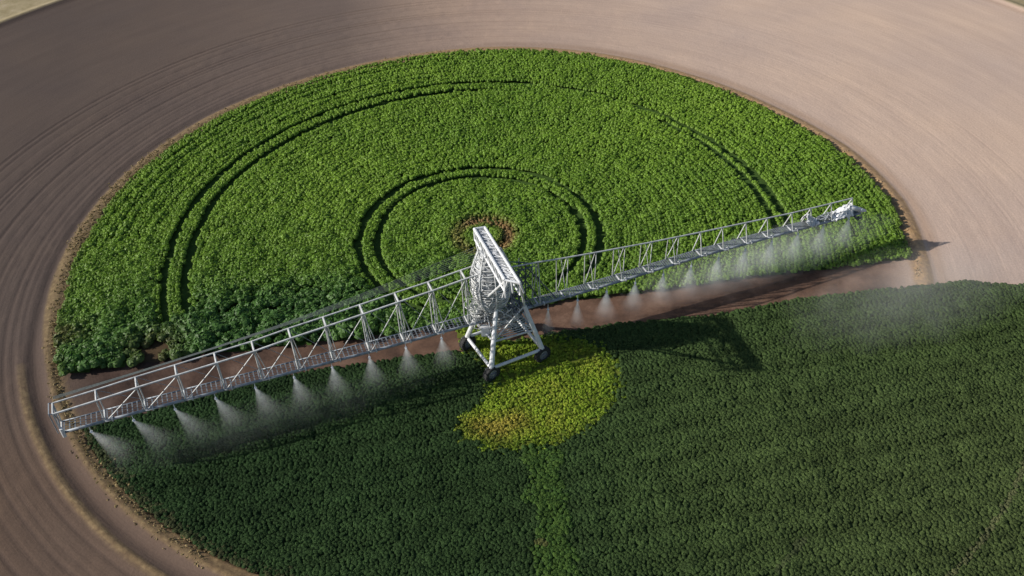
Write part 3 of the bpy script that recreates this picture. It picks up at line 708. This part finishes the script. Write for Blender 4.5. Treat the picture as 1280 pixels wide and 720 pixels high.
m = MB().box((-.9, -1.55, 3.55), (.8, .45, 1.0)); m.box((-.9, -1.79, 3.6), (.62, .04, .8)); m.build('control_box', M_WHITE, ROOT)
# barrel-shaped cage in the middle
prof = [(4.9, .75), (5.5, 1.1), (6.3, 1.5), (7.2, 1.72), (8.2, 1.78), (9.2, 1.66), (10.0, 1.42), (10.8, 1.1), (11.3, .9)]
BC = Vector((-.25, -.1, 0))
pr = lambda z: float(np.interp(z, [p[0] for p in prof], [p[1] for p in prof]))
n = 36; m = MB(); m.lathe([(0, 4.9)] + [(r_ - .16, z) for z, r_ in prof] + [(0, 11.3)], BC, (0, 0, 1), n)
nsolid = len(m.f)
for i in range(330):
    a = rg.uniform(0, 2 * PI); z = rg.uniform(5.2, 11.1); da = rg.gauss(0, .28); dz = rg.gauss(0, .40)
    z2 = min(11.2, max(5.0, z + dz)); r1, r2 = pr(z) + .02, pr(z2) + .02
    m.tube(BC + Vector((r1 * math.cos(a), r1 * math.sin(a), z)), BC + Vector((r2 * math.cos(a + da), r2 * math.sin(a + da), z2)), rg.uniform(.02, .05), 4)
drum = m.build('cage_barrel', M_BARREL, ROOT); drum['label'] = 'barrel shaped core of the tower wrapped in steel strips'
drum.data.materials.append(M_WHITE); drum.data.polygons.foreach_set('material_index', [0 if i < nsolid else 1 for i in range(len(m.f))])
z = 5.0
while z < 11.3:
    m = MB().path([BC + Vector((pr(z) * math.cos(t), pr(z) * math.sin(t), z + .06 * math.sin(3 * t + z * 5))) for t in np.linspace(0, 2 * PI, 25)], .045, 5); m.build('hoop', M_GALV, drum); z += .24 if z < 8.2 else .42
for i in range(8):
    a = 2 * PI * (i + .3) / 8; m = MB().path([BC + Vector(((r_ + .06) * math.cos(a), (r_ + .06) * math.sin(a), z)) for z, r_ in prof], .06, 6); m.build('rib', M_WHITE, drum)

# boom: flat lattice beam lying over the barrel, pointing away from the camera
FLt, FRt = L(593, 286, 12.4), L(606, 284, 12.4); NLt, NRt = L(631, 350, 12.0), L(650, 354, 12.0)
m = MB(); m.tube(FLt, NLt, .14, 8); m.tube(FRt, NRt, .12, 8); m.tube(FLt, FRt, .10, 8); m.tube(NLt, NRt, .10, 8)
boom = m.build('boom', M_WHITE, ROOT); boom['label'] = 'flat lattice boom on top of the tower'
dn = Vector((0, 0, -1.25)); m = MB()
FLb, FRb = FLt + dn * .9, FRt + dn * .8; NLb, NRb = NLt + dn, NRt + dn
m.tube(FLb, NLb, .10, 8); m.tube(FRb, NRb, .08, 8); m.tube(FLt, FLb, .10); m.tube(FRt, FRb, .08); m.tube(FLb, FRb, .07)
for i in range(9):
    f = i / 8; g = min(1, f + .125); m.tube(FLt.lerp(NLt, f), FLb.lerp(NLb, g), .045, 5); m.tube(FLb.lerp(NLb, f), FLt.lerp(NLt, f), .04, 5); m.tube(FRt.lerp(NRt, f), FRb.lerp(NRb, g), .04, 5)
m.build('lower_rail', M_WHITE, boom)
m = MB()
for i in range(19):
    f = i / 18; m.tube(FLt.lerp(NLt, f), FRt.lerp(NRt, f), .035, 5)
for i in range(120):
    f = rg.random(); g = min(1, max(0, f + rg.gauss(0, .05))); a, b = rg.random(), rg.random()
    m.tube(FLt.lerp(NLt, f).lerp(FRt.lerp(NRt, f), a) - Vector((0, 0, .05)), FLt.lerp(NLt, g).lerp(FRt.lerp(NRt, g), b) - Vector((0, 0, .02)), rg.uniform(.015, .035), 4)
m.build('deck_lattice', M_WHITE, boom)
m = MB(); dk = Vector((0, 0, -.14)); m.add([FLt + dk, NLt + dk, NRt + dk, FRt + dk, FLt + dk * 1.4, NLt + dk * 1.4, NRt + dk * 1.4, FRt + dk * 1.4], [(0, 1, 2, 3), (7, 6, 5, 4), (0, 4, 5, 1), (1, 5, 6, 2), (2, 6, 7, 3), (3, 7, 4, 0)])
m.build('deck_plate', M_GALV, boom)
for p, q in ((NLt, L(632, 372, 10.4)), (NLt.lerp(NRt, .45), L(641, 366, 10.9)), (NRt, L(655, 366, 11.0)), (NLt.lerp(NRt, .2), L(628, 372, 10.3))):
    m = MB().tube(p, q, .11, 7, .07); m.build('boom_claw', M_WHITE, boom)
m = MB().tube(FLb, L(600, 326, 11.0), .04, 5); m.tube(FRb, L(607, 330, 11.0), .03, 5); m.build('hanger_cable', M_GALV, boom)
for p, q in ((L(612, 320, 11.9), BC + Vector((-.6, 1.0, 10.6))), (L(626, 326, 11.9), BC + Vector((.7, .9, 10.6))), (NLt.lerp(NRt, .1), BC + Vector((-.3, -1.5, 7.5))), (NRt, V3(tops['c'], zt)), (L(600, 345, 9.5), V3(tops['a'], zt))):
    m = MB().tube(p, q, .10, 7); m.build('boom_post', M_WHITE if q.z < 10 else M_GALV, boom)

# ------------------------------------------------------------------ drifting mist
def mist(name, loc, half, rotz, amp, label):
    bm_ = MB(); n, k = 24, 12; vs = [(0, 0, half[2])] + [(half[0] * math.sin(PI * j / k) * math.cos(2 * PI * i / n), half[1] * math.sin(PI * j / k) * math.sin(2 * PI * i / n), half[2] * math.cos(PI * j / k)) for j in range(1, k) for i in range(n)] + [(0, 0, -half[2])]
    fs = [(0, 1 + i, 1 + (i + 1) % n) for i in range(n)] + [(1 + (j - 1) * n + i, 1 + j * n + i, 1 + j * n + (i + 1) % n, 1 + (j - 1) * n + (i + 1) % n) for j in range(1, k - 1) for i in range(n)] + [(len(vs) - 1, 1 + (k - 2) * n + (i + 1) % n, 1 + (k - 2) * n + i) for i in range(n)]
    o = bm_.add(vs, fs).build(name, mist_material(name, amp, half), None, True); o.location = loc; o.rotation_euler = (0, 0, rotz); tag(o, label, 'mist', kind='stuff')
az = math.atan2(U[1], U[0])
c = T + U * 27; mist('water_mist', (c[0] + .2, c[1] - .5, 2.1), (15.5, 2.5, 3.4), az, .17, 'pale water mist falling from the right truss over the tall crop')
c = T + U * 31; mist('ground_mist', (c[0] + 9.5, c[1] - 6.5, 1.2), (15, 6.5, 2.6), az, .06, 'thin mist drifting over the dirt track and low crop at the right')
c = T - U * 22; mist('fine_mist', (c[0] + 2.5, c[1] - 1.6, 1.5), (16, 2.2, 2.4), az, .025, 'faint mist hanging below the left truss over the dark crop')

# ------------------------------------------------------------------ camera, light, world
cam = bpy.data.cameras.new('camera'); co = bpy.data.objects.new('camera', cam); COL.objects.link(co)
cam.sensor_width = 36; cam.lens = .9285 * 36; cam.clip_end = 6000; cam.clip_start = .5
Mx = Matrix(((cr[0], cu[0], -cf[0]), (cr[1], cu[1], -cf[1]), (cr[2], cu[2], -cf[2]))).to_4x4(); Mx.translation = (0, 0, H); co.matrix_world = Mx
S.camera = co
EL = math.radians(29.2); LD = Vector((1, .045, 0)).normalized() * math.cos(EL) + Vector((0, 0, -math.sin(EL)))
sd = bpy.data.lights.new('sun', 'SUN'); sd.energy = 4.8; sd.angle = math.radians(.7); sd.color = (1, .95, .87)
so = bpy.data.objects.new('sun', sd); COL.objects.link(so); so.rotation_euler = LD.to_track_quat('-Z', 'Y').to_euler(); so.location = (-60, 40, 60)
w = bpy.data.worlds.new('World'); S.world = w; w.use_nodes = True; nd = w.node_tree.nodes; lk = w.node_tree.links
sky = nd.new('ShaderNodeTexSky'); sky.sky_type = 'NISHITA'; sky.sun_disc = False; sky.sun_elevation = EL
sky.sun_rotation = math.atan2(-LD.x, -LD.y)
lk.new(sky.outputs[0], nd['Background'].inputs[0]); nd['Background'].inputs[1].default_value = .085
S.view_settings.view_transform = 'Standard'; S.view_settings.look = 'None'; S.view_settings.exposure = .32; S.view_settings.gamma = 1
S.cycles.volume_step_rate = 1.0; S.cycles.volume_bounces = 4; S.cycles.volume_preview_step_rate = 1.0
